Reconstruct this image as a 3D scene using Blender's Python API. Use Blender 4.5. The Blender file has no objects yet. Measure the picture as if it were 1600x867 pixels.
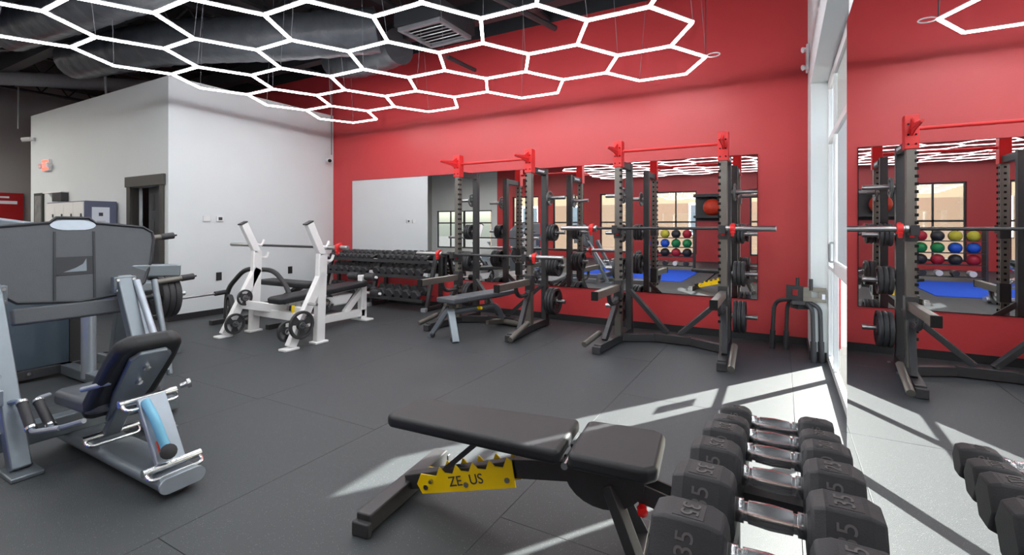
import bpy, math, random
from mathutils import Vector, Matrix
random.seed(7)
R_ = math.radians
C = bpy.context.scene.collection
SC = bpy.context.scene

# ------------------------------------------------------------------ camera, world, sun, exposure
cam = bpy.data.cameras.new('camera'); co = bpy.data.objects.new('camera', cam); C.objects.link(co)
cam.sensor_width = 36; cam.lens = 36*750/1600; cam.shift_y = -80/1600; cam.clip_start = .02; cam.clip_end = 300
co.location = (0, 0, 1.3); co.rotation_euler = (R_(90), 0, R_(29.4)); SC.camera = co
W = bpy.data.worlds.new('sky'); SC.world = W; W.use_nodes = True
wn = W.node_tree.nodes; wl = W.node_tree.links
sky = wn.new('ShaderNodeTexSky'); sky.sky_type = 'NISHITA'; sky.sun_disc = False
sky.sun_elevation = R_(32.3); sky.sun_rotation = math.atan2(.56, .83); sky.air_density = 1.0; sky.dust_density = 2.0
wl.new(sky.outputs[0], wn['Background'].inputs[0]); wn['Background'].inputs[1].default_value = .22
sl = bpy.data.lights.new('sun', 'SUN'); sl.energy = 21.0; sl.angle = R_(.53); sl.color = (1, .96, .9)
so = bpy.data.objects.new('sun', sl); C.objects.link(so); so.location = (6, 9, 8)
so.rotation_euler = Vector((-.56, -.83, -.632)).to_track_quat('-Z', 'Y').to_euler()
HEX_E = 14.5
SC.view_settings.view_transform = 'Standard'; SC.view_settings.look = 'None'
SC.view_settings.gamma = 1.0; SC.view_settings.use_curve_mapping = False; SC.view_settings.exposure = 1.1
try:
    SC.cycles.max_bounces = 10; SC.cycles.glossy_bounces = 6; SC.cycles.diffuse_bounces = 5; SC.cycles.transparent_max_bounces = 12
    SC.cycles.sample_clamp_indirect = 6.0
except Exception: pass

# ------------------------------------------------------------------ materials
def lin(c): return tuple((x/255/12.92 if x/255 <= .04045 else ((x/255+.055)/1.055)**2.4) for x in c) + (1,)
MT = {}
def mat(n, rgb, rough=.5, metal=0., var=.12, sc=30., bump=0., bsc=120., coat=0., spec=.5, emit=None, es=0.):
    m = bpy.data.materials.new(n); m.use_nodes = True; nt = m.node_tree; b = nt.nodes['Principled BSDF']
    col = lin(rgb)
    tc = nt.nodes.new('ShaderNodeTexCoord'); no = nt.nodes.new('ShaderNodeTexNoise'); no.inputs['Scale'].default_value = sc
    no.inputs['Detail'].default_value = 3
    nt.links.new(tc.outputs['Object'], no.inputs['Vector'])
    mx = nt.nodes.new('ShaderNodeMix'); mx.data_type = 'RGBA'
    mx.inputs['A'].default_value = tuple(x*(1-var) for x in col[:3])+(1,); mx.inputs['B'].default_value = tuple(min(1, x*(1+var)) for x in col[:3])+(1,)
    nt.links.new(no.outputs['Fac'], mx.inputs['Factor']); nt.links.new(mx.outputs['Result'], b.inputs['Base Color'])
    b.inputs['Roughness'].default_value = rough; b.inputs['Metallic'].default_value = metal
    b.inputs['Specular IOR Level'].default_value = spec; b.inputs['Coat Weight'].default_value = coat
    if bump:
        n2 = nt.nodes.new('ShaderNodeTexNoise'); n2.inputs['Scale'].default_value = bsc; n2.inputs['Detail'].default_value = 4
        nt.links.new(tc.outputs['Object'], n2.inputs['Vector'])
        bp = nt.nodes.new('ShaderNodeBump'); bp.inputs['Strength'].default_value = bump; bp.inputs['Distance'].default_value = .01
        nt.links.new(n2.outputs['Fac'], bp.inputs['Height']); nt.links.new(bp.outputs['Normal'], b.inputs['Normal'])
    if emit:
        b.inputs['Emission Color'].default_value = lin(emit); b.inputs['Emission Strength'].default_value = es
    MT[n] = m; return m
mat('red_wall', (200, 62, 66), .42, var=.03, sc=3, bump=.08, bsc=90)
mat('white_wall', (214, 220, 222), .6, var=.02, sc=3, bump=.08, bsc=90)
mat('grey_wall', (150, 150, 150), .7, var=.03, sc=2)
mat('black_ceiling', (50, 52, 56), .8, var=.2, sc=4)
mat('black_duct', (84, 87, 92), .3, var=.35, sc=7, bump=1.0, bsc=9)
mat('black_steel', (56, 57, 60), .5, var=.15)
mat('pipe_grey', (130, 132, 136), .5, var=.15)
mat('base_black', (38, 38, 40), .5)
mat('seam', (14, 14, 15), .9)
mat('gun', (118, 115, 109), .4, .65, var=.1, sc=14)
mat('gun_dark', (62, 62, 64), .42, .35, var=.1)
mat('hole', (9, 9, 9), .9)
mat('rack_red', (226, 44, 46), .4, var=.05)
mat('chrome', (214, 215, 217), .22, 1., var=.04)
mat('steel', (176, 178, 180), .28, 1., var=.06)
mat('black_rubber', (50, 50, 53), .55, var=.15, sc=60, bump=.1, bsc=300)
mat('dumb_rubber', (47, 48, 51), .55, spec=.4, var=.1, sc=40, bump=.12, bsc=400)
mat('num', (88, 84, 85), .6); mat('vinyl', (37, 39, 42), .48, spec=.35, var=.1, sc=20, bump=.12, bsc=350)
mat('vinyl_grey', (78, 82, 88), .45, var=.1, sc=20, bump=.12, bsc=350)
mat('white_powder', (236, 236, 236), .35, var=.03)
mat('silver', (126, 135, 142), .34, .55, var=.06, sc=20)
mat('silver_light', (168, 178, 188), .3, .5, var=.05)
mat('foot_rubber', (82, 86, 90), .6, var=.08, sc=18, bump=.15, bsc=200)
mat('piping', (38, 41, 46), .5)
mat('shroud', (74, 88, 100), .22, .1, var=.12, sc=4, coat=.3)
mat('yellow', (255, 214, 0), .4, var=.04)
mat('red_knob', (222, 22, 24), .35)
mat('cyan', (120, 190, 220), .4, var=.05)
mat('trim_dark', (66, 64, 60), .5, var=.1)
mat('door_dark', (62, 62, 65), .28, var=.08, coat=.3)
mat('locker_white', (232, 232, 230), .45, var=.02)
mat('locker_blue', (92, 97, 120), .5, var=.04)
mat('paper', (226, 230, 240), .7, var=.02)
mat('ink', (60, 62, 70), .7)
mat('alu_white', (226, 227, 228), .35, var=.03)
mat('turf', (14, 84, 214), .85, var=.25, sc=260, bump=.5, bsc=400)
mat('door_red', (156, 18, 24), .4, var=.05)
mat('exit_red', (235, 70, 55), .5, emit=(255, 90, 70), es=1.2)
mat('beige', (96, 86, 70), .8, var=.06, sc=2)
mat('brown_brick', (76, 62, 50), .85, var=.15, sc=12)
mat('dark_glass', (60, 70, 78), .1, 0., var=.1)
mat('asphalt', (70, 69, 67), .9, var=.1, sc=3)
mat('ball_black', (40, 40, 43), .5); mat('ball_blue', (24, 84, 190), .5); mat('ball_green', (20, 130, 70), .5)
mat('ball_red', (170, 30, 50), .5); mat('ball_yellow', (190, 180, 50), .5); mat('ball_orange', (226, 70, 44), .45)
mat('mesh_white', (215, 215, 215), .6)
mat('picture', (120, 84, 40), .5, var=.9, sc=22)
mat('picture_grey', (120, 120, 120), .5, var=.7, sc=9)
def emat(n, rgb, s):
    m = bpy.data.materials.new(n); m.use_nodes = True; nt = m.node_tree; nt.nodes.clear()
    e = nt.nodes.new('ShaderNodeEmission'); o = nt.nodes.new('ShaderNodeOutputMaterial')
    e.inputs[0].default_value = lin(rgb); e.inputs[1].default_value = s; nt.links.new(e.outputs[0], o.inputs[0]); MT[n] = m
emat('led', (252, 253, 255), HEX_E); emat('led_dim', (252, 253, 255), 3.5)
def mirror_mat(n, v):
    m = bpy.data.materials.new(n); m.use_nodes = True; b = m.node_tree.nodes['Principled BSDF']
    b.inputs['Base Color'].default_value = (v, v, v, 1); b.inputs['Metallic'].default_value = 1; b.inputs['Roughness'].default_value = 0.0; MT[n] = m
mirror_mat('mirror', .88)
def glass_mat(n):
    m = bpy.data.materials.new(n); m.use_nodes = True; nt = m.node_tree; nt.nodes.clear()
    o = nt.nodes.new('ShaderNodeOutputMaterial'); t = nt.nodes.new('ShaderNodeBsdfTransparent'); g = nt.nodes.new('ShaderNodeBsdfGlossy')
    t.inputs[0].default_value = (.95, .97, .96, 1); g.inputs['Roughness'].default_value = 0.02
    x = nt.nodes.new('ShaderNodeMixShader'); x.inputs[0].default_value = .07
    nt.links.new(t.outputs[0], x.inputs[1]); nt.links.new(g.outputs[0], x.inputs[2]); nt.links.new(x.outputs[0], o.inputs[0]); MT[n] = m
glass_mat('glass')
def floor_mat():
    m = mat('rubber_floor', (60, 64, 67), .52, var=.08, sc=1.6, bump=.25, bsc=260); nt = m.node_tree; b = nt.nodes['Principled BSDF']
    tc = nt.nodes['Texture Coordinate']
    vo = nt.nodes.new('ShaderNodeTexVoronoi'); vo.inputs['Scale'].default_value = 85
    nt.links.new(tc.outputs['Object'], vo.inputs['Vector'])
    cr = nt.nodes.new('ShaderNodeValToRGB'); cr.color_ramp.elements[0].position = .1; cr.color_ramp.elements[0].color = (1, 1, 1, 1)
    cr.color_ramp.elements[1].position = .16; cr.color_ramp.elements[1].color = (0, 0, 0, 1)
    nt.links.new(vo.outputs['Distance'], cr.inputs[0])
    src = b.inputs['Base Color'].links[0].from_socket
    mx = nt.nodes.new('ShaderNodeMix'); mx.data_type = 'RGBA'; mx.inputs['B'].default_value = lin((120, 120, 122))
    nt.links.new(cr.outputs[0], mx.inputs['Factor']); nt.links.new(src, mx.inputs['A']); nt.links.new(mx.outputs['Result'], b.inputs['Base Color'])
floor_mat()

# ------------------------------------------------------------------ mesh builder
V3 = Vector
def fillet(pts, r, n=5):
    pts = [V3(p) for p in pts]; out = [pts[0]]
    for a, b, c in zip(pts, pts[1:], pts[2:]):
        u = (a-b); w = (c-b); d = min(r, u.length*.49, w.length*.49); p = b+u.normalized()*d; q = b+w.normalized()*d
        for i in range(n+1):
            t = i/n; out.append(p*(1-t)**2 + b*2*t*(1-t) + q*t*t)
    out.append(pts[-1]); return out
class MB:
    def __init__(s): s.v = []; s.f = []; s.m = []
    def add(s, vs, fs, mi=0):
        o = len(s.v); s.v += [tuple(p) for p in vs]; s.f += [tuple(i+o for i in f) for f in fs]; s.m += [mi]*len(fs); return s
    def box(s, c, d, R=None, mi=0):
        x, y, z = d[0]/2, d[1]/2, d[2]/2; vs = [V3((i, j, k)) for i in (-x, x) for j in (-y, y) for k in (-z, z)]
        if R is not None: vs = [R @ p for p in vs]
        return s.add([p+V3(c) for p in vs], [(0, 1, 3, 2), (4, 6, 7, 5), (0, 4, 5, 1), (2, 3, 7, 6), (0, 2, 6, 4), (1, 5, 7, 3)], mi)
    def bb(s, x0, x1, y0, y1, z0, z1, mi=0): return s.box(((x0+x1)/2, (y0+y1)/2, (z0+z1)/2), (abs(x1-x0), abs(y1-y0), abs(z1-z0)), None, mi)
    def bar(s, p, q, w, h, mi=0, up=(0, 0, 1)):
        p, q = V3(p), V3(q); d = (q-p).normalized(); u = V3(up)
        if abs(d.dot(u)) > .98: u = V3((0, 1, 0)) if abs(d.y) < .9 else V3((1, 0, 0))
        a = d.cross(u).normalized(); b = a.cross(d).normalized(); vs = []
        for e in (p, q):
            for i, j in ((-1, -1), (1, -1), (1, 1), (-1, 1)): vs.append(e+a*i*w/2+b*j*h/2)
        return s.add(vs, [(0, 1, 2, 3), (7, 6, 5, 4), (0, 4, 5, 1), (1, 5, 6, 2), (2, 6, 7, 3), (3, 7, 4, 0)], mi)
    def tube(s, pts, r, n=10, mi=0, radii=None):
        pts = [V3(p) for p in pts]; L = len(pts); vs = []; fs = []; up = None
        for i, p in enumerate(pts):
            d = (pts[min(i+1, L-1)]-pts[max(i-1, 0)]).normalized()
            if up is None:
                u = V3((0, 0, 1)) if abs(d.z) < .9 else V3((1, 0, 0)); a = d.cross(u).normalized()
            else: a = (up - d*up.dot(d)).normalized()
            up = a; b = d.cross(a).normalized(); rr = radii[i] if radii else r
            for k in range(n):
                t = 2*math.pi*k/n; vs.append(p+a*math.cos(t)*rr+b*math.sin(t)*rr)
        for i in range(L-1):
            for k in range(n): fs.append((i*n+k, i*n+(k+1) % n, (i+1)*n+(k+1) % n, (i+1)*n+k))
        fs.append(tuple(range(n-1, -1, -1))); fs.append(tuple((L-1)*n+k for k in range(n)))
        return s.add(vs, fs, mi)
    def lathe(s, prof, o=(0, 0, 0), ax=(0, 0, 1), n=20, mi=0, closed=False, ph=0.):
        o = V3(o); d = V3(ax).normalized(); u = V3((0, 0, 1)) if abs(d.z) < .9 else V3((1, 0, 0)); a = d.cross(u).normalized(); b = d.cross(a)
        vs = []; fs = []; L = len(prof)
        for r, h in prof:
            for k in range(n):
                t = 2*math.pi*k/n+ph; vs.append(o+d*h+(a*math.cos(t)+b*math.sin(t))*r)
        for i in range(L if closed else L-1):
            j = (i+1) % L
            for k in range(n): fs.append((i*n+k, i*n+(k+1) % n, j*n+(k+1) % n, j*n+k))
        if not closed:
            fs.append(tuple(range(n-1, -1, -1))); fs.append(tuple((L-1)*n+k for k in range(n)))
        return s.add(vs, fs, mi)
    def prism(s, poly, o, ux, uy, th, mi=0):
        o, ux, uy = V3(o), V3(ux).normalized(), V3(uy).normalized(); nz = ux.cross(uy).normalized(); n = len(poly)
        vs = [o+ux*x+uy*y+nz*k for k in (-th/2, th/2) for x, y in poly]
        fs = [tuple(range(n-1, -1, -1)), tuple(range(n, 2*n))]+[(i, (i+1) % n, n+(i+1) % n, n+i) for i in range(n)]
        return s.add(vs, fs, mi)
    def build(s, name, m, parent=None, bev=0., seg=2, off=None, ang=38, loc=None):
        me = bpy.data.meshes.new(name)
        vs = [tuple(V3(p)-V3(off)) for p in s.v] if off is not None else s.v
        me.from_pydata(vs, [], s.f); ms = m if isinstance(m, (list, tuple)) else [m]
        for k in ms: me.materials.append(MT[k])
        if len(ms) > 1: me.polygons.foreach_set('material_index', s.m)
        me.polygons.foreach_set('use_smooth', [True]*len(me.polygons))
        import bmesh
        bm = bmesh.new(); bm.from_mesh(me); bmesh.ops.recalc_face_normals(bm, faces=bm.faces); bm.to_mesh(me); bm.free()
        me.set_sharp_from_angle(angle=R_(ang))
        o = bpy.data.objects.new(name, me); C.objects.link(o)
        if parent is not None: o.parent = parent
        if loc is not None: o.location = loc
        if bev:
            b = o.modifiers.new('bevel', 'BEVEL'); b.width = bev; b.segments = seg; b.limit_method = 'ANGLE'; b.angle_limit = R_(35)
            b.harden_normals = False
        return o
def tag(o, label, cat, group=None):
    o['label'] = label; o['category'] = cat
    if group: o['group'] = group
    return o
def thing(name, label, cat, loc=(0, 0, 0), rz=0., group=None):
    o = bpy.data.objects.new(name, None); C.objects.link(o); o.empty_display_size = .1
    o.location = loc; o.rotation_euler = (0, 0, rz); return tag(o, label, cat, group)
def struct(o, label=None):
    o['kind'] = 'structure'
    if label: o['label'] = label
    return o
def dup(root, loc, label=None, rz=None, rot=None):
    r = root.copy(); C.objects.link(r); r.location = loc
    if rz is not None: r.rotation_euler = (0, 0, rz)
    if rot is not None: r.rotation_euler = rot
    if label: r['label'] = label
    for ch in list(root.children):
        c = ch.copy(); C.objects.link(c); c.parent = r
        for g in ch.children:
            d = g.copy(); C.objects.link(d); d.parent = c
    return r
def text_mesh(body, size, ext, m, name, parent, mw):
    cu = bpy.data.curves.new('txt', 'FONT'); cu.body = body; cu.size = size; cu.extrude = ext; cu.align_x = 'CENTER'; cu.align_y = 'CENTER'
    t = bpy.data.objects.new('txt', cu); C.objects.link(t); bpy.context.view_layer.update()
    me = bpy.data.meshes.new_from_object(t.evaluated_get(bpy.context.evaluated_depsgraph_get())); bpy.data.objects.remove(t)
    me.materials.clear(); me.materials.append(MT[m]); o = bpy.data.objects.new(name, me); C.objects.link(o); o.parent = parent; o.matrix_local = mw
    return o
def frame(o, ux, uy):
    ux = V3(ux).normalized(); uy = V3(uy).normalized(); uz = ux.cross(uy)
    M = Matrix((ux, uy, uz)).transposed().to_4x4(); M.translation = V3(o); return M
ORD = ['first', 'second', 'third', 'fourth', 'fifth', 'sixth', 'seventh', 'eighth', 'ninth', 'tenth', 'eleventh', 'twelfth']

RW = 6.14; LX = -7.27; BY = 3.39; RX = .24; MX = .22; BK = -6.6; FX = -15.2; TOP = 3.35; CEIL = 4.6
# ------------------------------------------------------------------ floor
fl = struct(MB().bb(FX-.2, RX+.6, BK-.2, RW+.2, -.16, -.012).build('floor', 'seam'), 'black rubber tile floor of the gym')
tw = 1.17; tl = 1.83
cache = {}
for k in range(0, 14):
    x1 = .07-tw*k+tw; x0 = x1-tw
    x1 = min(x1, RX+.14)
    y = {0: 1.845, 1: 1.845, 2: 1.02, 3: 2.245}.get(k, 1.1 + .37*(k*7 % 5))
    while y > BK: y -= tl
    while y < RW:
        y0 = max(y, BK); y1 = min(y+tl, RW); y += tl
        if y1-y0 < .05: continue
        key = (round(x1-x0, 3), round(y1-y0, 3))
        if key not in cache:
            a, b = key; o = MB().box((0, 0, -.006), (a-.002, b-.002, .012)).build('floor_tile', 'rubber_floor', fl, bev=.0012, seg=1); cache[key] = o
        else:
            o = cache[key].copy(); C.objects.link(o)
        o.location = ((x0+x1)/2, (y0+y1)/2, 0)
tag(MB().bb(-4.9, -2.05, -2.5, .6, .001, .012).build('turf_mat', 'turf'), 'bright blue turf mat on the gym floor behind the camera', 'mat')

# ------------------------------------------------------------------ walls
w = MB().bb(FX, RX+.3, RW, RW+.2, 0, 4.16); o = struct(w.build('wall_red', 'red_wall'), 'tall red painted wall carrying the long mirror')
struct(MB().bb(FX, RX+.3, RW, RW+.2, 4.16, CEIL).build('trim_1', 'black_ceiling'), 'black band above the red wall')
struct(MB().bb(LX, RX, RW-.014, RW, 0, .085).build('baseboard_back', 'base_black'))
w = MB().bb(LX-.14, LX, BY+.0, RW, 0, TOP); struct(w.build('wall_left', 'white_wall'), 'white partition wall meeting the red wall')
struct(MB().bb(LX, LX+.014, BY, RW-.014, 0, .085).build('baseboard_left', 'base_black'))
DX0, DX1, DZ = -8.31, -7.47, 1.87
w = MB().bb(-12.2, DX0, BY, BY+.14, 0, TOP).bb(DX1, LX-.14, BY, BY+.14, 0, TOP).bb(DX0, DX1, BY, BY+.14, DZ, TOP)
struct(w.build('wall_office', 'white_wall'), 'white partition wall with the dark door in it')
struct(MB().bb(-12.2, -12.06, BY+.14, RW, 0, TOP).build('wall_office_side', 'white_wall'))
struct(MB().bb(-12.2, DX0-.1, BY-.014, BY, 0, .085).bb(DX1+.1, LX+.014, BY-.014, BY, 0, .085).build('baseboard_office', 'base_black'))
struct(MB().bb(FX-.2, FX, BK, RW, 0, CEIL).build('wall_far_left', 'grey_wall'), 'grey wall at the far left end')
# door in the office wall
d = MB().bb(DX0-.1, DX0, BY-.025, BY+.1, 0, DZ).bb(DX1, DX1+.1, BY-.025, BY+.1, 0, DZ).bb(DX0-.13, DX1+.13, BY-.035, BY+.1, DZ, DZ+.15)
dr = struct(d.build('door_1', 'trim_dark', bev=.004), 'dark panelled door standing ajar in a grey frame')
lw = .66; dm = MB().box((-lw/2, 0, DZ/2-.005), (lw, .035, DZ-.02))
dl = dm.build('door_leaf', 'door_dark', dr); dl.location = (DX1-.005, BY+.045, .005); dl.rotation_euler = (0, 0, -R_(10))
for (px, pw) in ((-.48, .2), (-.18, .2)):
    for (z0, z1) in ((.18, .72), (.86, 1.4), (1.52, 1.76)):
        p = MB().bb(px-pw/2, px+pw/2, -.026, -.0175, z0, z1).build('door_panel', 'door_dark', dl, bev=.007)
MB().lathe([(.012, 0), (.012, .03), (.03, .04), (.03, .06), (.012, .068)], (-.61, -.017, .95), (0, -1, 0), 12).build('door_knob', 'steel', dl)
# red door at the far end
d2 = struct(MB().bb(FX, FX+.06, 2.9, 4.08, 0, 2.05).build('door_2', 'door_red'), 'red door on the grey wall at far left')
MB().bb(FX+.061, FX+.07, 3.1, 3.98, 1.8, 1.87).build('sign_strip', 'paper', d2); MB().bb(FX+.061, FX+.068, 3.3, 3.85, 1.93, 1.97).build('lettering_strip', 'paper', d2)
# right wall with storefront opening
OY0, OY1, OZ = 2.42, 5.5, 2.69
w = MB().bb(RX, .43, OY1, RW, 0, CEIL).bb(RX, .43, OY0, OY1, OZ, CEIL).bb(RX, .43, BK, OY0, 0, CEIL)
struct(w.build('wall_right', 'white_wall'), 'white side wall with the storefront window and tall mirror')
struct(MB().bb(RX-.012, RX, OY1, RW-.014, 0, .085).bb(RX, RX+.13, OY1-.012, OY1, 0, .085).build('baseboard_right', 'base_black'))
win = struct(MB().bb(.38, .415, OY0, OY1, 0, .07).build('window_1', 'alu_white'), 'white framed storefront door and sidelight')
def member(n, y0, y1, z0, z1, x0=.38, x1=.415): return MB().bb(x0, x1, y0, y1, z0, z1).build(n, 'alu_white', win, bev=.003)
ms = [5.47, 4.92, 3.49, 2.45]
for y in ms: member('mullion', y-.025, min(y+.025, OY1), .07, OZ)
member('window_head', OY0, OY1, OZ-.09, OZ-.0005); 
for a, b in zip(ms[1:], ms): member('transom', a+.025, b-.025, 2.08, 2.14); member('mid_rail', a+.025, b-.025, .9, .935 if a > 4.5 else 1.0)
for a, b in zip(ms[1:], ms):
    for z0, z1 in ((.07, .9), (.935 if a > 4.5 else 1.0, 2.08), (2.14, OZ-.09)):
        MB().bb(.395, .401, a+.025, b-.025, z0, z1).build('pane', 'glass', win)
member('door_stile', 4.86, 4.894, .07, 2.08, .375, .41); member('door_stile', 3.517, 3.56, .07, 2.08, .375, .41)
MB().bb(.404, .414, 3.52, 4.89, 2.14, OZ-.09).build('sun_block_panel', 'alu_white', win); MB().bb(.404, .414, 2.48, 3.46, 1.0, OZ-.09).build('sun_block_panel', 'alu_white', win)  # unseen opaque panels added to keep the sun off the bench pads
MB().tube(fillet([(.376, 4.84, 1.0), (.345, 4.84, 1.0), (.345, 4.84, 1.16), (.376, 4.84, 1.16)], .02), .009).build('door_pull', 'steel', win)
tag(MB().bb(.403, .409, 3.66, 4.85, 1.005, 2.075).build('window_poster', 'paper'), 'added sheet over the upper glass of the storefront door, blocking sun', 'poster')  # opaque sheet put in to cut the sun patch below the door
tag(MB().bb(.403, .408, 5.12, 5.28, 1.1, 1.34).build('window_sticker', 'paper'), 'small square sign stuck on the narrow sidelight glass', 'sign')
# back wall (seen in the mirrors) with windows
wins = [(-10.6, -9.3), (-8.6, -7.2), (-6.5, -5.2), (-4.28, -2.77), (-1.0, .1)]
WS = -11.4; xs = [WS]+[v for p in wins for v in p]+[RX+.3]; WZ0, WZ1 = .25, 2.62
b = MB().bb(WS, RX+.3, BK-.2, BK, 0, WZ0).bb(WS, RX+.3, BK-.2, BK, WZ1, CEIL)
for i in range(0, len(xs), 2): b.bb(xs[i], xs[i+1], BK-.2, BK, WZ0, WZ1)
struct(b.build('wall_front', 'red_wall'), 'red street-side wall with storefront windows')
struct(MB().bb(FX, WS, BK-.2, BK, 2.05, CEIL).bb(FX, WS, BK-.2, BK, 0, WZ0).bb(FX, -14.9, BK-.2, BK, WZ0, 2.05).bb(-11.7, WS, BK-.2, BK, WZ0, 2.05).build('wall_front_white', 'white_wall'), 'white end of the street-side wall')
for n, (a, c) in enumerate(wins+[(-14.9, -13.3), (-13.3, -11.7)]):
    WZ1 = 2.05 if c < WS else 2.62
    f = MB().bb(a, c, BK-.12, BK-.06, WZ0, WZ0+.06); f = struct(f.build('window_%d' % (n+2), 'gun_dark'), 'dark framed storefront window')
    for x in (a+.025, (a+c)/2, c-.025): MB().bb(x-.025, x+.025, BK-.12, BK-.06, WZ0+.06, WZ1-.05).build('mullion', 'gun_dark', f)
    MB().bb(a, c, BK-.12, BK-.06, WZ1-.05, WZ1).build('window_head', 'gun_dark', f)
    MB().bb(a+.05, c-.05, BK-.12, BK-.06, 1.43, 1.49).build('transom', 'gun_dark', f)
    for u, v in ((a+.05, (a+c)/2-.025), ((a+c)/2+.025, c-.05)):
        MB().bb(u, v, BK-.095, BK-.089, WZ0+.06, WZ1-.05).build('pane', 'glass', f)
# outside
struct(MB().bb(-40, 30, -40, BK-.2, -.12, -.05).build('ground_street', 'asphalt')); struct(MB().bb(RX+.3, 30, BK-.2, 30, -.12, -.05).build('ground_side', 'asphalt'))
bd = thing('neighbouring_building', 'cream and brown building across the street seen in the mirrors', 'building', (-5, -15, -.05))
MB().bb(-12, 9, -4, 0, 2.6, 6).build('upper_wall', 'beige', bd); MB().bb(-12, 9, -4, 0, 0, 2.6).build('lower_wall', 'brown_brick', bd)
for x in (-9, -5.6, -2.2, 1.2, 4.6):
    q = MB().bb(x-.6, x+.6, .0, .06, .9, 2.6).build('window_frame', 'alu_white', bd); MB().bb(x-.5, x+.5, .061, .07, 1.0, 2.5).build('pane', 'dark_glass', q)

# ------------------------------------------------------------------ ceiling
struct(MB().bb(FX-.2, RX+.5, BK-.2, RW+.2, CEIL, CEIL+.15).build('ceiling', 'black_ceiling'), 'exposed black roof deck with joists')
ceil = bpy.data.objects['ceiling']
def joist(x, y0, y1):
    m = MB().bb(x-.06, x+.06, y0, y1, 4.18, 4.225).bb(x-.06, x+.06, y0, y1, 4.545, 4.598)
    n = int((y1-y0)/.45)
    for i in range(n):
        a = y0+(y1-y0)*i/n; c = y0+(y1-y0)*(i+.5)/n; e = y0+(y1-y0)*(i+1)/n
        m.bar((x, a, 4.545), (x, c, 4.22), .025, .025).bar((x, c, 4.22), (x, e, 4.545), .025, .025)
    m.build('roof_joist', 'black_steel', ceil)
for x in (-1.3, -2.9, -4.5, -6.1, -7.7, -9.3, -10.9, -12.5, -14.1): joist(x, BK, RW-.01)
for y in (.4, 2.9, 5.2): MB().bb(FX, RX, y-.08, y+.08, 3.93, 4.18).build('girder', 'black_steel', ceil)
def wrinkle(pts, r, n=18, amp=.05, step=.07):
    P = [V3(p) for p in pts]; out = []; rad = []
    for a, b in zip(P, P[1:]):
        k = max(2, int((b-a).length/step))
        for i in range(k): out.append(a.lerp(b, i/k))
    out.append(P[-1])
    for i in range(len(out)): rad.append(r*(1+amp*math.sin(i*1.9)+random.uniform(-amp, amp)))
    return out, rad
def duct(label, pts, r, mname='black_duct', amp=.022):
    p, rd = wrinkle(fillet(pts, .5, 6), r, amp=amp); c = p[0]
    o = MB().tube(p, r, 18, radii=rd).build('flexible_duct', mname, off=c, loc=c); tag(o, label, 'duct', 'wrapped ducts under the roof')
duct('long black wrinkled duct running above the hexagon lights toward the vent', [(-9.2, 3.05, 3.78), (-7.0, 3.3, 3.72), (-5.3, 3.9, 3.66), (-4.5, 4.5, 3.8)], .28)
duct('thick black wrinkled duct running beside the long one toward the window side', [(-8.6, 2.2, 3.8), (-6.2, 2.35, 3.74), (-4.4, 2.45, 3.72), (-1.2, 2.6, 3.78)], .25)
duct('black duct high above the left machines', [(-9.5, 1.45, 3.8), (-6.2, 1.6, 3.78), (-3.5, 1.55, 3.82), (-.4, 1.6, 3.85)], .22)
duct('short thick black flexible duct bulging beside the ceiling diffuser', [(-6.3, 5.35, 3.95), (-5.5, 5.2, 3.78), (-4.65, 5.05, 3.8)], .24)
duct('slim grey conduit duct far left under the joists', [(-13.5, 2.0, 3.9), (-11.5, 3.0, 3.85), (-10.2, 4.6, 3.9)], .12, 'pipe_grey', .01)
vt = thing('ceiling_diffuser', 'square slatted ceiling air diffuser hanging in a black box', 'vent', (-3.84, 4.83, 3.74))
MB().bb(-.36, .36, -.36, .36, .03, .24).build('plenum_box', 'black_ceiling', vt)
MB().bb(-.33, .33, -.33, -.28, -.02, .03).bb(-.33, .33, .28, .33, -.02, .03).bb(-.33, -.28, -.28, .28, -.02, .03).bb(.28, .33, -.28, .28, -.02, .03).build('frame', 'pipe_grey', vt, bev=.006)
for i in range(7):
    y = -.24+.08*i; MB().box((0, y, .005), (.56, .055, .008), Matrix.Rotation(R_(22), 3, 'X')).build('slat', 'steel' if i % 2 else 'pipe_grey', vt)
def pipe(label, pts, r=.02, m='pipe_grey', fr=.12, name='conduit'):
    p = fillet(pts, fr); c = p[0]; tag(MB().tube(p, r, 8).build(name, m, off=c, loc=c), label, 'pipe', 'pipes and conduits under the roof')
pipe('grey conduit bending down onto the white partition top', [(-11.0, 3.0, 4.1), (-9.6, 3.3, 4.1), (-9.3, 3.42, 4.05), (-9.3, 3.46, 3.36)], .018)
pipe('long thin pipe under the joists at far left', [(-14.6, 2.2, 4.05), (-9.8, 2.6, 4.05)], .02)
pipe('diagonal thin conduit above the lockers', [(-12.8, 1.6, 4.0), (-8.6, 3.6, 4.1)], .016)
pipe('black sprinkler pipe ending in front of the red wall', [(-3.1, 3.2, 3.85), (-2.5, 5.55, 3.8)], .035, 'black_steel', name='sprinkler_pipe')
pipe('second black sprinkler pipe above the rear hexagons', [(-4.0, 5.3, 3.62), (-3.95, 5.9, 3.6)], .03, 'black_steel', name='sprinkler_pipe')
pipe('thin hanging rod at the left end of the partition', [(-12.3, 3.25, 4.599), (-12.3, 3.25, 3.1)], .014, name='hanger_rod')
pipe('thin hanging rod beside the red wall corner', [(-7.15, 6.0, 4.599), (-7.15, 6.0, 2.6)], .012, name='hanger_rod')

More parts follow.
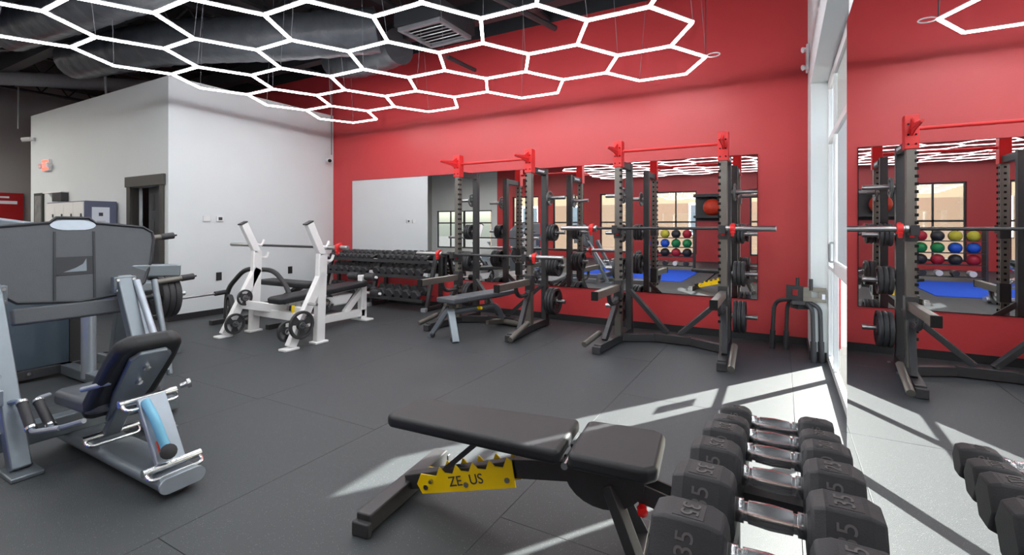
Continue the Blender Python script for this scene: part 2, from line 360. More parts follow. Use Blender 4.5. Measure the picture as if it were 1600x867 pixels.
# ------------------------------------------------------------------ hexagon lights
S = .5087; RO = R_(.82); AX, AY = -1.16, 4.213
def hexpt(x, y):
    X = AX+x*math.cos(RO)-y*math.sin(RO); Y = AY+x*math.sin(RO)+y*math.cos(RO)
    return V3((X, Y, 3.0+.0026*(X-AX)-.0168*(Y-AY)))
hw = .0135
tubemesh = MB()
L2 = S/2
prof = [(-hw, .012), (hw, .012), (hw, .003), (.009, -.013), (-.009, -.013), (-hw, .003)]
vs = [(sx*L2, y, z) for sx in (-1, 1) for y, z in prof]
tubemesh.add(vs, [(0, 1, 7, 6)], 1).add([], [], 0)
tubemesh.f += [(1, 2, 8, 7), (5, 0, 6, 11)]; tubemesh.m += [1, 1]
tubemesh.f += [(2, 3, 9, 8), (3, 4, 10, 9), (4, 5, 11, 10), (0, 1, 2, 3, 4, 5), (6, 7, 8, 9, 10, 11)]; tubemesh.m += [0]*5
tube0 = None
def hexlight(label, rows_even, rows_odd, led='led'):
    tube0 = None
    edges = {}; verts = {}
    for i in range(7):
        for j in (rows_even if i % 2 == 0 else rows_odd):
            cx, cy = -.76305*i, .8811*j+(.44055 if i % 2 else 0)
            ps = [(cx+S*math.cos(k*math.pi/3), cy+S*math.sin(k*math.pi/3)) for k in range(6)]
            for k in range(6):
                a, b = ps[k], ps[(k+1) % 6]; ka = (round(a[0], 2), round(a[1], 2)); kb = (round(b[0], 2), round(b[1], 2))
                edges[tuple(sorted((ka, kb)))] = (a, b); verts[ka] = a
    mid = hexpt(-2.29, sum(v[1] for v in verts.values())/len(verts))
    root = thing('hexagon_ceiling_light', label, 'ceiling light', mid, 0, 'hexagon tube lights')
    for a, b in edges.values():
        p, q = hexpt(*a), hexpt(*b); d = q-p
        if tube0 is None: o = tubemesh.build('led_tube', [led, 'alu_white'], root, ang=20); tube0 = o
        else: o = tube0.copy(); C.objects.link(o); o.parent = root
        o.location = (p+q)/2-mid; o.rotation_euler = (0, -math.atan2(d.z, math.hypot(d.x, d.y)), math.atan2(d.y, d.x))
    wm = None
    for n, a in enumerate(verts.values()):
        if n % 2: continue
        p = hexpt(*a); q = p+V3((random.uniform(-.12, .12), random.uniform(-.12, .12), 0)); q.z = 4.18
        MB().tube([p-mid+V3((0, 0, .012)), q-mid], .0024, 4).build('hanging_wire', 'pipe_grey', root)
    return root, mid
hx, hm = hexlight('glowing white honeycomb of hexagon tube lights hanging over the gym floor', range(-5, 2), range(-5, 1))
e = hexpt(S, .8811)-hm
loop = [e+V3((.01+.06*(1-math.cos(t)), .0, .02*math.sin(t)+.005)) for t in [2*math.pi*i/16 for i in range(17)]]
MB().tube(loop, .006, 6).build('power_cord', 'white_powder', hx); MB().tube([e+V3((.0, 0, .02)), e+V3((.0, 0, 1.15))], .004, 5).build('power_cord', 'black_steel', hx)
hexlight('second honeycomb of hexagon tube lights above the blue turf, seen in mirrors', range(-11, -6), range(-11, -6), 'led_dim')

emat('fill_led', (255, 250, 242), 14.0)  # out-of-view lamps added to brighten the office wall and white street-side wall
for k, (x, y) in enumerate(((-9.2, .3), (-11.6, .9), (-13.6, 1.6), (-9.4, -3.6), (-12.4, -3.8))):
    r = thing('added_fill_light', 'added out-of-view square fill light %s' % ('hanging nearest the leg press at the reception end', 'hanging in the middle of the reception end', 'hanging farthest left at the reception end', 'by the street windows, nearer the gym floor', 'by the white street-side wall windows')[k], 'ceiling light', (x, y, 3.5), 0, 'added fill lights')
    MB().bb(-.42, .42, -.42, .42, .012, .05).build('housing', 'alu_white', r); MB().bb(-.4, .4, -.4, .4, 0, .0115).build('diffuser', 'fill_led', r)
    for a in (-.35, .35): MB().tube([(a, 0, .05), (a, 0, 1.09)], .004, 5).build('hanging_wire', 'steel', r)
# ------------------------------------------------------------------ mirrors
mr = thing('wall_mirror', 'long frameless mirror on the red wall behind both squat racks', 'mirror', (-3.5, RW, .465))
MB().bb(-3.26, 3.255, -.012, -.001, 0, 1.658).build('backing', 'hole', mr); MB().bb(-3.255, 3.25, -.0145, -.0125, .006, 1.652).build('mirror_glass', 'mirror', mr)
mr = thing('wall_mirror', 'tall mirror panel on the right wall beside the hand weights', 'mirror', (RX, 0, .02))
MB().bb(-.012, -.001, -2.4, 2.29, 0, 2.09).build('backing', 'hole', mr); MB().bb(-.02, -.0125, -2.395, 2.286, .006, 2.084).build('mirror_glass', 'mirror', mr)

# ------------------------------------------------------------------ plates, bars, clamps
def plate_mesh(R, t):
    m = MB(); h = t/2; ri = R*.80; ro = R
    m.lathe([(ri, -h*.8), (ri+.006, -h), (ro-.006, -h), (ro, -h*.5), (ro, h*.5), (ro-.006, h), (ri+.006, h), (ri, h*.8)], (0, 0, 0), (1, 0, 0), 28, closed=True)
    rh = max(.045, R*.36)
    m.lathe([(.026, -h), (rh, -h), (rh, h), (.026, h)], (0, 0, 0), (1, 0, 0), 20, closed=True)
    for k in range(3):
        a = 2*math.pi*k/3+.5; poly = []
        for r_, s_ in ((rh*.93, -.42), (ri*1.02, -.42), (ri*1.02, 0), (ri*1.02, .42), (rh*.93, .42)):
            w_ = s_ if r_ > rh else s_*1.2; poly.append((r_*math.cos(a+w_), r_*math.sin(a+w_)))
        m.prism(poly, (0, 0, 0), (0, 1, 0), (0, 0, 1), t*.55)
    return m
PL = {}
def plate(pos, R, t, label, group, m='black_rubber', rot=(0, 0, 0)):
    k = (R, t, m)
    if k not in PL:
        o = plate_mesh(R, t).build('weight_plate', m); s = MB().lathe([(.0255, -t/2-.001), (.034, -t/2-.001), (.034, t/2+.001), (.0255, t/2+.001)], (0, 0, 0), (1, 0, 0), 16, closed=True).build('hub_sleeve', 'steel', o)
        PL[k] = o; tag(o, label, 'weight plate', group); o.location = pos; o.rotation_euler = rot
    else:
        o = dup(PL[k], pos, label, rot=rot); o['group'] = group
    return o
def barbell(label, pos, rot=0., sl_m='steel'):
    r = thing('barbell', label, 'barbell', pos, rot)
    MB().tube([(-.68, 0, 0), (.68, 0, 0)], .0145, 12).build('shaft', 'gun_dark', r)
    for s_ in (-1, 1):
        MB().lathe([(.0145, .66), (.032, .665), (.032, .69), (.025, .692), (.025, 1.095), (.021, 1.1)], (0, 0, 0), (s_, 0, 0), 16).build('sleeve', sl_m, r)
    return r
def clamp(label, pos):
    r = thing('barbell_clamp', label, 'clamp', pos, 0, 'red barbell clamps')
    MB().lathe([(.026, -.022), (.044, -.022), (.046, 0), (.044, .022), (.026, .022)], (0, 0, 0), (1, 0, 0), 16, closed=True).build('ring', 'rack_red', r)
    MB().box((0, -.025, -.05), (.03, .03, .05), Matrix.Rotation(.4, 3, 'X')).build('lever', 'rack_red', r, bev=.005)
    MB().box((0, .02, .045), (.026, .03, .02)).build('latch', 'rack_red', r, bev=.004)

# ------------------------------------------------------------------ squat racks
def rack(cx, label, barz, where):
    Y0 = 5.275; r = thing('squat_rack', label, 'squat rack', (cx, Y0, 0), 0, 'black squat racks with red tops')
    ux = .54; ry = .43; UT = 2.05
    for s_ in (-1, 1):
        x = s_*ux
        u = MB().bb(x-.036, x+.036, -.036, .036, .07, UT).build('front_upright', 'gun', r, bev=.004)
        h = MB(); n = 25
        for i in range(n):
            z = .34+i*.066
            h.box((x-s_*.0335, -.0362, z), (.028, .003, .026)).box((x-s_*.0366, -.0, z), (.003, .024, .026)).box((x, .0365, z), (.022, .003, .022))
        h.build('adjustment_holes', 'hole', u)
        MB().bb(x-.036, x+.036, ry-.036, ry+.036, .07, UT).build('rear_upright', 'gun_dark', r, bev=.004)
        MB().bb(x-.03, x+.03, .036, ry-.036, UT-.085, UT-.01).build('top_beam', 'gun_dark', r, bev=.004)
        lp = MB().bb(x-s_*.0-.006+s_*.036, x+.006+s_*.036, .06, ry-.05, UT-.075, UT-.02).build('logo_plate', 'gun_dark', r)
        MB().prism([(-.1, -.012), (.08, -.012), (.1, .012), (-.08, .012)], (x+s_*.0435, ry/2+.02, UT-.047), (0, 1, 0), (0, 0, 1), .002).build('white_mark', 'paper', lp)
        fx = s_*.585
        MB().bar((fx, -.58, .05), (x, .05, .05), .075, .08).bar((x, .05, .05), (x, ry+.06, .05), .075, .08).build('base_rail', 'gun_dark', r, bev=.004)
        MB().box((fx, -.6, .04), (.085, .05, .075)).build('foot_cap', 'black_rubber', r, bev=.006)
        MB().bar((x, -.03, .5), (fx, -.36, .09), .05, .06).build('front_brace', 'gun_dark', r, bev=.003)
        MB().bar((x, .05, .05), (s_*.19, .225, .05), .06, .08).build('base_crossmember', 'gun_dark', r, bev=.003)
        MB().bar((s_*.525, ry-.02, .54), (s_*.06, .27, .1), .05, .05).build('rear_brace', 'gun_dark', r, bev=.003)
        # spotter arm with hook bracket
        a = MB().bb(x-.03, x+.03, -.78, .03, .58, .655).build('spotter_arm', 'gun', r, bev=.004); MB().bb(x-.034, x+.034, -.8, -.78, .572, .66).build('end_cap', 'hole', a, bev=.004)
        MB().tube(fillet([(x, -.36, .59), (x, -.33, .5), (x, -.24, .46), (x, -.06, .47)], .08), .024, 8).build('arm_brace', 'gun_dark', a)
        MB().bb(x-.046, x+.046, -.046, .046, .5, .7).build('arm_bracket', 'gun_dark', a, bev=.004)
        # j cup
        j = MB().bb(x-.043, x+.043, -.045, .045, barz-.11, barz-.0).bb(x-.03, x+.03, -.15, -.045, barz-.055, barz-.018).bb(x-.03, x+.03, -.165, -.145, barz-.055, barz+.03).build('bar_hook', 'gun_dark', r, bev=.003)
        MB().bb(x-.016, x+.016, -.0475, -.0455, barz-.075, barz-.035).build('red_inlay', 'rack_red', j)
        # red crown
        c = MB().bb(x-.05, x+.05, -.05, .05, UT-.09, UT+.2).build('crown_bracket', 'rack_red', r, bev=.004)
        MB().prism([(0, -.06), (0, .09), (-.1, .03), (-.34, .012), (-.34, -.008), (-.1, -.03)], (x, -.05, UT+.08), (0, 1, 0), (0, 0, 1), .012).build('grip_gusset', 'rack_red', c)
        MB().tube([(x, -.05, UT+.082), (x, -.4, UT+.082)], .014, 8).build('grip_horn', 'rack_red', c)
        b = MB()
        for bz in (UT-.05, UT+.03, UT+.12):
            for q in (-.026, .026): b.lathe([(.008, 0), (.008, .006)], (x+q, -.05, bz), (0, -1, 0), 8)
        b.build('bolts', 'hole', c)
        # storage pegs
        for z in (.33, .79, 1.22, 1.67):
            MB().tube([(x+s_*.036, ry, z), (x+s_*.29, ry, z)], .0235, 12).build('storage_peg', 'steel', r)
        MB().tube([(.67, -.72, .06), (.665, -.3, .17)] if s_ > 0 else [(-.72, -.6, .08), (-.66, -.3, .15)], .03, 12).build('landmine_sleeve', 'gun', r)
        MB().lathe([(.014, 0), (.014, .012)], (x+s_*.07, .1, 0), (0, 0, 1), 8).lathe([(.014, 0), (.014, .012)], (x+s_*.075, ry+.05, 0), (0, 0, 1), 8).build('floor_bolts', 'steel', r)
    MB().bb(-.2, .2, .19, .26, .01, .1).build('base_crossmember', 'gun_dark', r, bev=.004)
    MB().tube([(-ux+.05, 0, UT+.085), (ux-.05, 0, UT+.085)], .016, 12).build('pull_up_bar', 'rack_red', r)
    sizes = [(.33, .172, .036, 3, 'bottom'), (.79, .136, .034, 4 if cx < -2 else 3, 'second-lowest'), (1.22, .108, .03, 3, 'second-highest'), (1.67, .095, .022, 1, 'top')]
    for s_, side in ((-1, 'left'), (1, 'right')):
        for z, R, t, n, pn in sizes:
            for i in range(n):
                x = cx+s_*(ux+.04+t/2+i*(t+.006)+.02)
                pos_w = 'only plate' if n == 1 else ('innermost plate' if i == 0 else ('outermost plate' if i == n-1 else ORD[i]+' plate out'))
                plate((x, Y0+ry, z-.002), R, t, '%s on the %s %s peg of the %s squat rack' % (pos_w, pn, side, where), 'plates stored on the squat racks',
                      'steel_plate' if R < .1 else 'black_rubber')
mat('steel_plate', (120, 122, 122), .4, .6)
rack(-3.26, 'black squat rack with red top nearest the dumbbell rack', .93, 'left')
rack(-1.06, 'black squat rack with red top nearest the storefront window', 1.28, 'right')
barbell('black barbell with grey ends on the left squat rack hooks', (-3.32, 5.16, .928)); barbell('black barbell with grey ends on the right squat rack hooks', (-1.15, 5.16, 1.278))
for bx, z, w_ in ((-3.32, .928, 'left'), (-1.15, 1.278, 'right')):
    clamp('red clamp on the left sleeve of the %s rack barbell' % w_, (bx-.725, 5.16, z)); clamp('red clamp on the right sleeve of the %s rack barbell' % w_, (bx+.725, 5.16, z))

# ------------------------------------------------------------------ adjustable bench standing in the left rack (axis along +Y)
r = thing('weight_bench', 'grey flat bench with dark pad standing inside the left squat rack', 'bench', (-3.28, 5.05, 0), R_(-10))
MB().prism([(-.12, -.42), (.12, -.42), (.14, -.36), (.15, .3), (.11, .5), (-.11, .5), (-.15, .3), (-.14, -.36)], (0, .05, .44), (1, 0, 0), (0, 1, 0), .06).build('back_pad', 'vinyl_grey', r, bev=.015, seg=3)
MB().bb(-.15, .15, -.62, -.39, .41, .47).build('seat_pad', 'vinyl_grey', r, bev=.015, seg=3)
MB().bar((0, -.5, .40), (0, -.5, .3), .06, .06).bar((0, .1, .40), (0, .1, .32), .05, .05).bar((0, -.62, .395), (0, .45, .395), .05, .03).build('pad_support', 'gun', r, bev=.003)
MB().tube(fillet([(0, -.55, .3), (0, .28, .28), (0, .4, .1)], .12), .036, 10).build('spine', 'silver', r)
MB().bar((-.02, -.55, .33), (-.22, -.66, .0), .08, .05).bar((.02, -.55, .33), (.22, -.66, .0), .08, .05).build('front_leg', 'silver', r, bev=.004)
MB().tube([(-.3, .42, .045), (.3, .42, .045)], .036, 10).bar((0, .1, .08), (0, .42, .05), .05, .05).build('rear_foot', 'gun', r)
MB().lathe([(.018, -.04), (.024, 0), (.018, .04)], (.05, -.1, .3), (1, 0, 0), 10).build('pop_pin', 'yellow', r)
MB().lathe([(.03, -.012), (.03, .012)], (-.17, -.66, .03), (1, 0, 0), 12).lathe([(.03, -.012), (.03, .012)], (.17, -.66, .03), (1, 0, 0), 12).build('wheels', 'black_rubber', r)

# ------------------------------------------------------------------ dumbbells
DB = {}
def dumbbell(R, hl, gl, pos, label, group, m='dumb_rubber', detail=True, num=None, rz=0.):
    k = (R, hl, gl, m)
    if k not in DB or num:
        r = thing('dumbbell', label, 'dumbbell', pos, rz, group)
        for s_ in (-1, 1):
            h = MB().lathe([(R*.62, gl/2-.002), (R*.88, gl/2+.004), (R, gl/2+hl*.22), (R, gl/2+hl*.8), (R*.86, gl/2+hl)], (0, 0, R*.866), (s_, 0, 0), 6).build('head', m, r, bev=.004 if detail else 0, ang=20)
            if num:
                zt = R*1.733
                MB().bb(s_*(gl/2+hl*.5)-R*.36, s_*(gl/2+hl*.5)+R*.36, -R*.36, R*.36, zt-.0015, zt+.0006).build('number_plate', 'black_rubber', h)
                text_mesh(num, R*.62, .0008, 'num', 'number', h, frame((s_*(gl/2+hl*.5), 0, zt+.0012), (0, s_, 0), (-s_, 0, 0)))
                fr = V3((0, -.866, .5)); ft = V3((0, .5, .866))
                p = V3((s_*(gl/2+hl*.5), 0, R*.866))+fr*R*.867
                text_mesh(num, R*.6, .0012, 'num', 'number', h, frame(p, (s_*0.0, .5, .866), (-1, 0, 0)))
        prof = [(.014, -gl/2-.01)] + ([(.0195, -gl/2), (.0195, -gl/2+.014), (.0155, -gl/2+.015), (.0155, -gl/2+.02), (.0185, -gl/2+.021), (.0205, 0), (.0185, gl/2-.021), (.0155, gl/2-.02), (.0155, gl/2-.015), (.0195, gl/2-.014), (.0195, gl/2)] if detail else [(.016, 0)]) + [(.014, gl/2+.01)]
        MB().lathe(prof, (0, 0, R*.866), (1, 0, 0), 16 if detail else 8).build('handle', 'chrome' if detail else 'gun', r)
        if not num: DB[k] = r
        return r
    o = dup(DB[k], pos, label, rz=rz); o['group'] = group; return o
# far three-tier rack: faces -Y and tilts forward; dumbbells point along Y
r = thing('dumbbell_rack', 'black three-tier dumbbell rack against the red wall corner', 'storage rack', (-5.88, 5.87, 0))
TI = [(.79, .06, 'top'), (.565, -.03, 'middle'), (.22, -.1, 'bottom')]
X0, X1 = -1.16, 1.16
for xe in (X0, 0., X1):
    MB().bar((xe, -.18, .04), (xe, .2, .04), .06, .05).bar((xe, -.14, .05), (xe, .1, .88), .06, .05).build('end_frame', 'gun_dark', r, bev=.004)
    MB().box((xe, -.2, .03), (.09, .06, .06)).build('foot', 'pipe_grey', r, bev=.006)
    MB().bar((xe, .2, .05), (xe, .2, .85), .05, .05).build('rear_post', 'gun_dark', r)
for z, y, nm in TI:
    MB().bar((X0, y-.115, z-.055), (X1, y-.115, z-.055), .05, .012).bar((X0, y+.115, z-.0), (X1, y+.115, z-.0), .05, .012).build('shelf_rail', 'gun_dark', r)
    MB().bar((X0, y-.145, z-.05), (X1, y-.145, z-.05), .01, .05).build('shelf_lip', 'gun_dark', r)
spec = {'top': [(.052, 10), (.06, 8)], 'middle': [(.068, 7), (.074, 7)], 'bottom': [(.08, 6), (.086, 6)]}
TILT = math.atan2(.055, .23)
for z, y, nm in TI:
    cnt = sum(n for _, n in spec[nm]); q = 0
    for half, (Rr, n) in enumerate(spec[nm]):
        xa, xb = (X0+.08, -.06) if half == 0 else (.06, X1-.07)
        for i in range(n):
            x = -5.88+xa+(xb-xa)*(i+.5)/n; q += 1
            d = dumbbell(Rr, .075+.2*(Rr-.04), .115, (x, 5.87+y, z-.022), '%s dumbbell from the %s end on the %s tier of the far rack' % (ORD[min(q, cnt+1-q)-1], 'left' if q <= cnt+1-q else 'right', nm), 'black dumbbells on the far rack', 'black_rubber', False)
            d.rotation_euler = (0, -TILT, R_(90)); d.rotation_mode = 'XYZ'

# foreground rack and dumbbells
DBX = -.018
fr_ = thing('dumbbell_rack', 'black dumbbell rack in the foreground beside the tall mirror', 'storage rack', (DBX, 1.0, 0))
SH = .755
for s_ in (-1, 1):
    MB().bar((s_*.085, -.42, SH-.006), (s_*.085, .47, SH-.006), .05, .01).bar((s_*.06, -.42, SH-.03), (s_*.06, .47, SH-.03), .008, .05).build('shelf_rail', 'gun_dark', fr_)
    MB().bar((s_*.085, -.42, .40), (s_*.085, .47, .40), .05, .01).bar((s_*.06, -.42, .376), (s_*.06, .47, .376), .008, .05).build('shelf_rail', 'gun_dark', fr_)
for y in (-.42, .18):
    for s_ in (-1, 1): MB().bar((s_*.085, y, .03), (s_*.085, y, SH-.012), .04, .05).build('post', 'gun_dark', fr_, bev=.003)
    MB().bar((-.16, y, .025), (.16, y, .025), .06, .05).build('base_foot', 'gun_dark', fr_, bev=.003); MB().bar((-.06, y, SH-.06), (.06, y, SH-.06), .04, .05).build('cross_brace', 'gun_dark', fr_)
fg = [(.782, .062, .106, '35', 'nearest'), (.918, .064, .1, '35', 'second nearest'), (1.058, .060, .092, '25', 'third nearest'), (1.183, .054, .086, '20', 'third farthest'), (1.288, .045, .078, '20', 'second farthest'), (1.395, .04, .072, '15', 'farthest')]
for y, Rr, hl, num, nm in fg:
    dumbbell(Rr, hl, .108, (DBX, y, SH-.001), '%s hex dumbbell with chrome handle on the foreground rack' % nm, 'hex dumbbells on the foreground rack', num=num)
for i, y in enumerate((.86, 1.02, 1.18)):
    dumbbell(.05, .08, .104, (DBX, y, .4), '%s dumbbell on the lower shelf of the foreground rack' % ('near', 'middle', 'far')[[0, 1, 2][i]], 'lower dumbbells on the foreground rack')

# ------------------------------------------------------------------ foreground bench (local x along the bench, head at x=0)
r = thing('weight_bench', 'black padded adjustable bench with yellow ladder plate in the foreground', 'bench', (-1.62, 1.77, 0), R_(7))
zp = .40
MB().prism([(0, -.105), (.03, -.13), (.83, -.175), (.85, -.165), (.85, .165), (.83, .175), (.03, .13), (0, .105)], (0, 0, zp), (1, 0, 0), (0, 1, 0), .055).build('back_pad', 'vinyl', r, bev=.018, seg=4)
MB().bb(.06, .8, -.06, .06, zp-.045, zp-.028).build('pad_plate', 'gun_dark', r)
MB().prism([(.885, -.165), (.91, -.18), (1.18, -.19), (1.22, -.15), (1.22, .15), (1.18, .19), (.91, .18), (.885, .165)], (0, 0, zp), (1, 0, 0), (0, 1, 0), .06).build('seat_pad', 'vinyl', r, bev=.018, seg=4)
MB().bar((.04, -.32, .05), (.04, .32, .05), .075, .075).build('rear_foot', 'gun_dark', r, bev=.006)
for s_ in (-1, 1): MB().box((.04, s_*.33, .03), (.085, .03, .06)).build('foot_cap', 'black_rubber', r, bev=.006)
MB().bar((.05, 0, .075), (.62, 0, .25), .055, .07).bar((.6, 0, .245), (.98, 0, .3), .055, .08).build('spine', 'gun_dark', r, bev=.004)
lad = [(.15, .05), (.62, .175), (.60, .285)]
for i in range(5):
    t = i/5.; x = .58-.42*t; z = .282-.13*t
    lad += [(x-.005, z+.012), (x-.02, z-.032), (x-.06, z-.035)]
lad += [(.14, .14), (.12, .09)]
for s_ in (-1, 1):
    l = MB().prism(lad, (0, s_*.036, 0), (1, 0, 0), (0, 0, 1), .006).build('ladder_plate', 'yellow', r)
    for x, z in ((.17, .085), (.58, .2), (.38, .14)): MB().lathe([(.012, 0), (.012, .006)], (x, s_*.039, z), (0, s_, 0), 8).build('bolt', 'steel', l)
    if s_ < 0:
        text_mesh('ZE', .062, .001, 'ink', 'lettering', l, frame((.325, -.0405, .142), (.96, 0, .28), (-.28, 0, .96)))
        text_mesh('US', .062, .001, 'ink', 'lettering', l, frame((.43, -.0405, .173), (.96, 0, .28), (-.28, 0, .96)))
for s_ in (-1, 1): MB().bar((.2, s_*.02, .12), (.46, s_*.03, zp-.04), .014, .022).build('support_strut', 'gun_dark', r)
MB().tube([(.2, -.055, .12), (.2, .055, .12)], .009, 8).build('strut_pin', 'steel', r)
half = [(.84, .0)]+[(1.0+.16*math.cos(math.pi+math.pi*i/12), -.02+.13*math.sin(math.pi+math.pi*i/12)) for i in range(13)]+[(1.16, .04), (.84, .04)]
for s_ in (-1, 1): MB().prism(half, (0, s_*.05, zp-.075), (1, 0, 0), (0, 0, 1), .008).build('seat_carriage_plate', 'gun_dark', r)
MB().tube([(.868, -.15, zp-.035), (.868, .15, zp-.035)], .014, 10).build('hinge_rod', 'steel', r)
for s_ in (-1, 1):
    MB().bar((1.02, s_*.035, .27), (1.14, s_*.09, .02), .05, .05).build('front_leg', 'gun_dark', r, bev=.004)
MB().bar((1.13, -.16, .025), (1.13, .16, .025), .06, .05).build('front_foot', 'gun_dark', r, bev=.004)
MB().bar((1.0, -.04, .3), (1.28, -.04, .23), .01, .07).bar((1.0, .04, .3), (1.28, .04, .23), .01, .07).build('handle_bracket', 'gun_dark', r)
MB().tube([(1.26, -.06, .235), (1.26, .06, .235)], .011, 8).build('bracket_bolt', 'steel', r)
MB().lathe([(.008, 0), (.008, .03), (.02, .035), (.02, .06), (.01, .066)], (1.14, -.02, .22), (.3, -1, -.2), 12).build('pop_pin', 'red_knob', r)

# ------------------------------------------------------------------ white olympic bench
r = thing('olympic_bench', 'white framed olympic press bench with black pad near the white partition', 'bench', (-5.11, 3.75, 0))
for s_ in (-1, 1):
    x = s_*.6
    MB().bar((x, -.14, .02), (x, -.1, 1.0), .07, .11, up=(0, 1, 0)).bar((x, -.1, .98), (x-.0, -.27, 1.33), .07, .085, up=(0, 1, 0)).build('upright', 'white_powder', r, bev=.008)
    MB().box((x, -.277, 1.338), (.075, .09, .014), Matrix.Rotation(R_(25), 3, 'X')).build('end_cap', 'black_rubber', r)
    MB().bar((x, -.09, .78), (x, -.5, .03), .07, .1, up=(0, 1, 0)).build('front_leg', 'white_powder', r, bev=.008)
    MB().box((x, -.51, .012), (.12, .17, .024)).build('foot_plate', 'white_powder', r, bev=.006); MB().box((x, -.14, .012), (.12, .17, .024)).build('foot_plate', 'white_powder', r, bev=.006)
    MB().bar((x, -.3, .36), (x*.1, -.05, .3), .06, .1).build('cross_beam', 'white_powder', r, bev=.006)
    for z, y in ((.92, .0), (1.08, -.06)):
        MB().tube(fillet([(x, y-.1, z), (x, y+.03, z-.02), (x, y+.06, z+.05)], .03), .016, 8).build('bar_catch', 'white_powder', r)
    for z, y in (((.444, -.3), (.15, -.42)) if s_ < 0 else ((.257, -.42), (.46, -.3))):
        MB().tube([(x, y, z), (x+.17, y, z)], .016, 8).build('plate_peg', 'steel', r)
MB().bb(-.6, .6, -.16, -.09, .2, .3).build('lower_crossbeam', 'white_powder', r, bev=.008)
MB().bar((0, -.1, .12), (0, 1.08, .1), .08, .1).build('spine', 'white_powder', r, bev=.008)
MB().bar((0, 1.06, .02), (0, 1.06, .62), .08, .1, up=(0, 1, 0)).bar((0, .75, .14), (0, 1.05, .42), .06, .08).build('end_post', 'white_powder', r, bev=.008)
MB().box((0, 1.06, .012), (.3, .14, .024)).build('foot_plate', 'white_powder', r, bev=.006)
MB().bar((0, .0, .14), (0, .02, .4), .08, .08).bar((0, -.1, .38), (0, 1.0, .47), .07, .04).build('pad_support', 'white_powder', r, bev=.004)
p = MB().prism([(-.15, -.28), (-.1, -.34), (.1, -.34), (.15, -.28), (.15, .95), (.1, 1.02), (-.1, 1.02), (-.15, .95)], (0, .05, .455), (1, 0, 0), (0, 1, .055), .07).build('bench_pad', 'vinyl', r, bev=.018, seg=3)
for z, y, hw_ in ((.6, 1.06, .24), (.36, 1.17, .2)):
    MB().tube([(-hw_-.04, y, z), (hw_+.04, y, z)], .018, 8).build('roller_axle', 'white_powder', r)
    for s_ in (-1, 1): MB().lathe([(.035, .07), (.052, .08), (.052, hw_), (.035, hw_+.01)], (0, y, z), (s_, 0, 0), 14).build('foam_roller', 'black_rubber', r)
MB().prism([(-.1, -.06), (.1, -.06), (.22, .07), (-.22, .07)], (0, .62, .33), (0, 1, 0), (0, 0, 1), .16).build('pad_bracket', 'white_powder', r, bev=.02)
MB().lathe([(.016, -.05), (.022, 0), (.016, .05)], (.16, -.14, .33), (0, 0, 1), 10).build('pop_pin', 'yellow', r)
barbell('black barbell resting in the white press bench uprights', (-5.29, 3.735, 1.06)); clamp('red clamp on the right end of the white bench barbell', (-4.33, 3.735, 1.06))
plate((-4.43, 3.33, .257), .15, .035, 'large grip plate hanging on the right front leg of the white bench', 'plates on the white bench')
plate((-5.63, 3.33, .15), .122, .034, 'grip plate low on the left leg of the white bench', 'plates on the white bench')
plate((-5.63, 3.45, .444), .096, .03, 'small grip plate high on the left leg of the white bench', 'plates on the white bench')
plate((-4.6, 3.28, .18), .115, .034, 'grip plate on the inner side of the white bench right leg', 'plates on the white bench')
plate((-5.05, 4.15, .33), .12, .03, 'small grip plate leaning under the white bench pad', 'plates on the white bench')

# ------------------------------------------------------------------ dark arched machine behind the white bench
r = thing('hip_thrust_machine', 'black arched plate-loaded machine behind the white bench', 'exercise machine', (-6.1, 4.05, 0))
MB().tube(fillet([(-.45, -.3, .06), (-.42, -.3, .45), (-.1, -.25, .74), (.45, -.2, .74), (.75, -.2, .5), (.75, -.2, .06)], .14), .03, 10).build('arch_tube', 'gun_dark', r)
MB().bar((-.45, -.5, .03), (-.45, .9, .03), .07, .06).bar((.45, -.3, .03), (.45, .9, .03), .07, .06).bar((-.45, .88, .03), (.45, .88, .03), .07, .06).build('base_frame', 'gun_dark', r, bev=.004)
MB().bar((0, -.3, .05), (0, .6, .46), .07, .07).build('spine', 'gun_dark', r); MB().box((.05, .3, .5), (1.1, .28, .07)).build('back_pad', 'vinyl', r, bev=.02, seg=3)
MB().tube([(-.42, -.3, .42), (-.42, -.46, .41)], .03, 10).build('horn_base', 'black_rubber', r); MB().tube([(-.42, -.44, .41), (-.42, -.98, .4)], .014, 10).build('weight_horn', 'steel', r)
plate((-6.1-.13, 3.62, .235), .185, .05, 'large black plate on the arched machine behind the white bench', 'plates on the arched machine', rot=(0, 0, R_(70)))

# ------------------------------------------------------------------ leg press (world coordinates, root at its base)
B0 = V3((-3.6, 1.3, 0)); r = thing('leg_press', 'grey leg press machine with black seat and wide foot plate at left', 'exercise machine', B0)
def P(m, n, mt, par=None, **k): return m.build(n, mt, par or r, off=B0, **k)
YC = 1.25
oval = [(.04*math.cos(t)+(.06 if math.cos(t) > 0 else -.06), .036*math.sin(t)) for t in [2*math.pi*i/20 for i in range(20)]]
P(MB().prism(oval, (-3.15, YC, .066), (0, 1, 0), (0, 0, 1), 1.2), 'base_beam', 'silver')
P(MB().prism([(x*1.04, y*1.05) for x, y in oval], (-2.545, YC, .066), (0, 1, 0), (0, 0, 1), .012), 'beam_end_cap', 'silver_light')
P(MB().lathe([(.06, 0), (.06, .03)], (-2.64, YC, 0), (0, 0, 1), 14), 'rubber_foot', 'black_rubber')
P(MB().bar((-3.66, .86, .15), (-3.66, 1.66, .15), .1, .11), 'cross_beam', 'silver', bev=.008)
P(MB().bar((-3.7, 1.75, .06), (-5.6, 1.75, .06), .09, .08).bar((-3.7, .8, .06), (-5.6, .8, .06), .09, .08), 'floor_rail', 'silver', bev=.006)
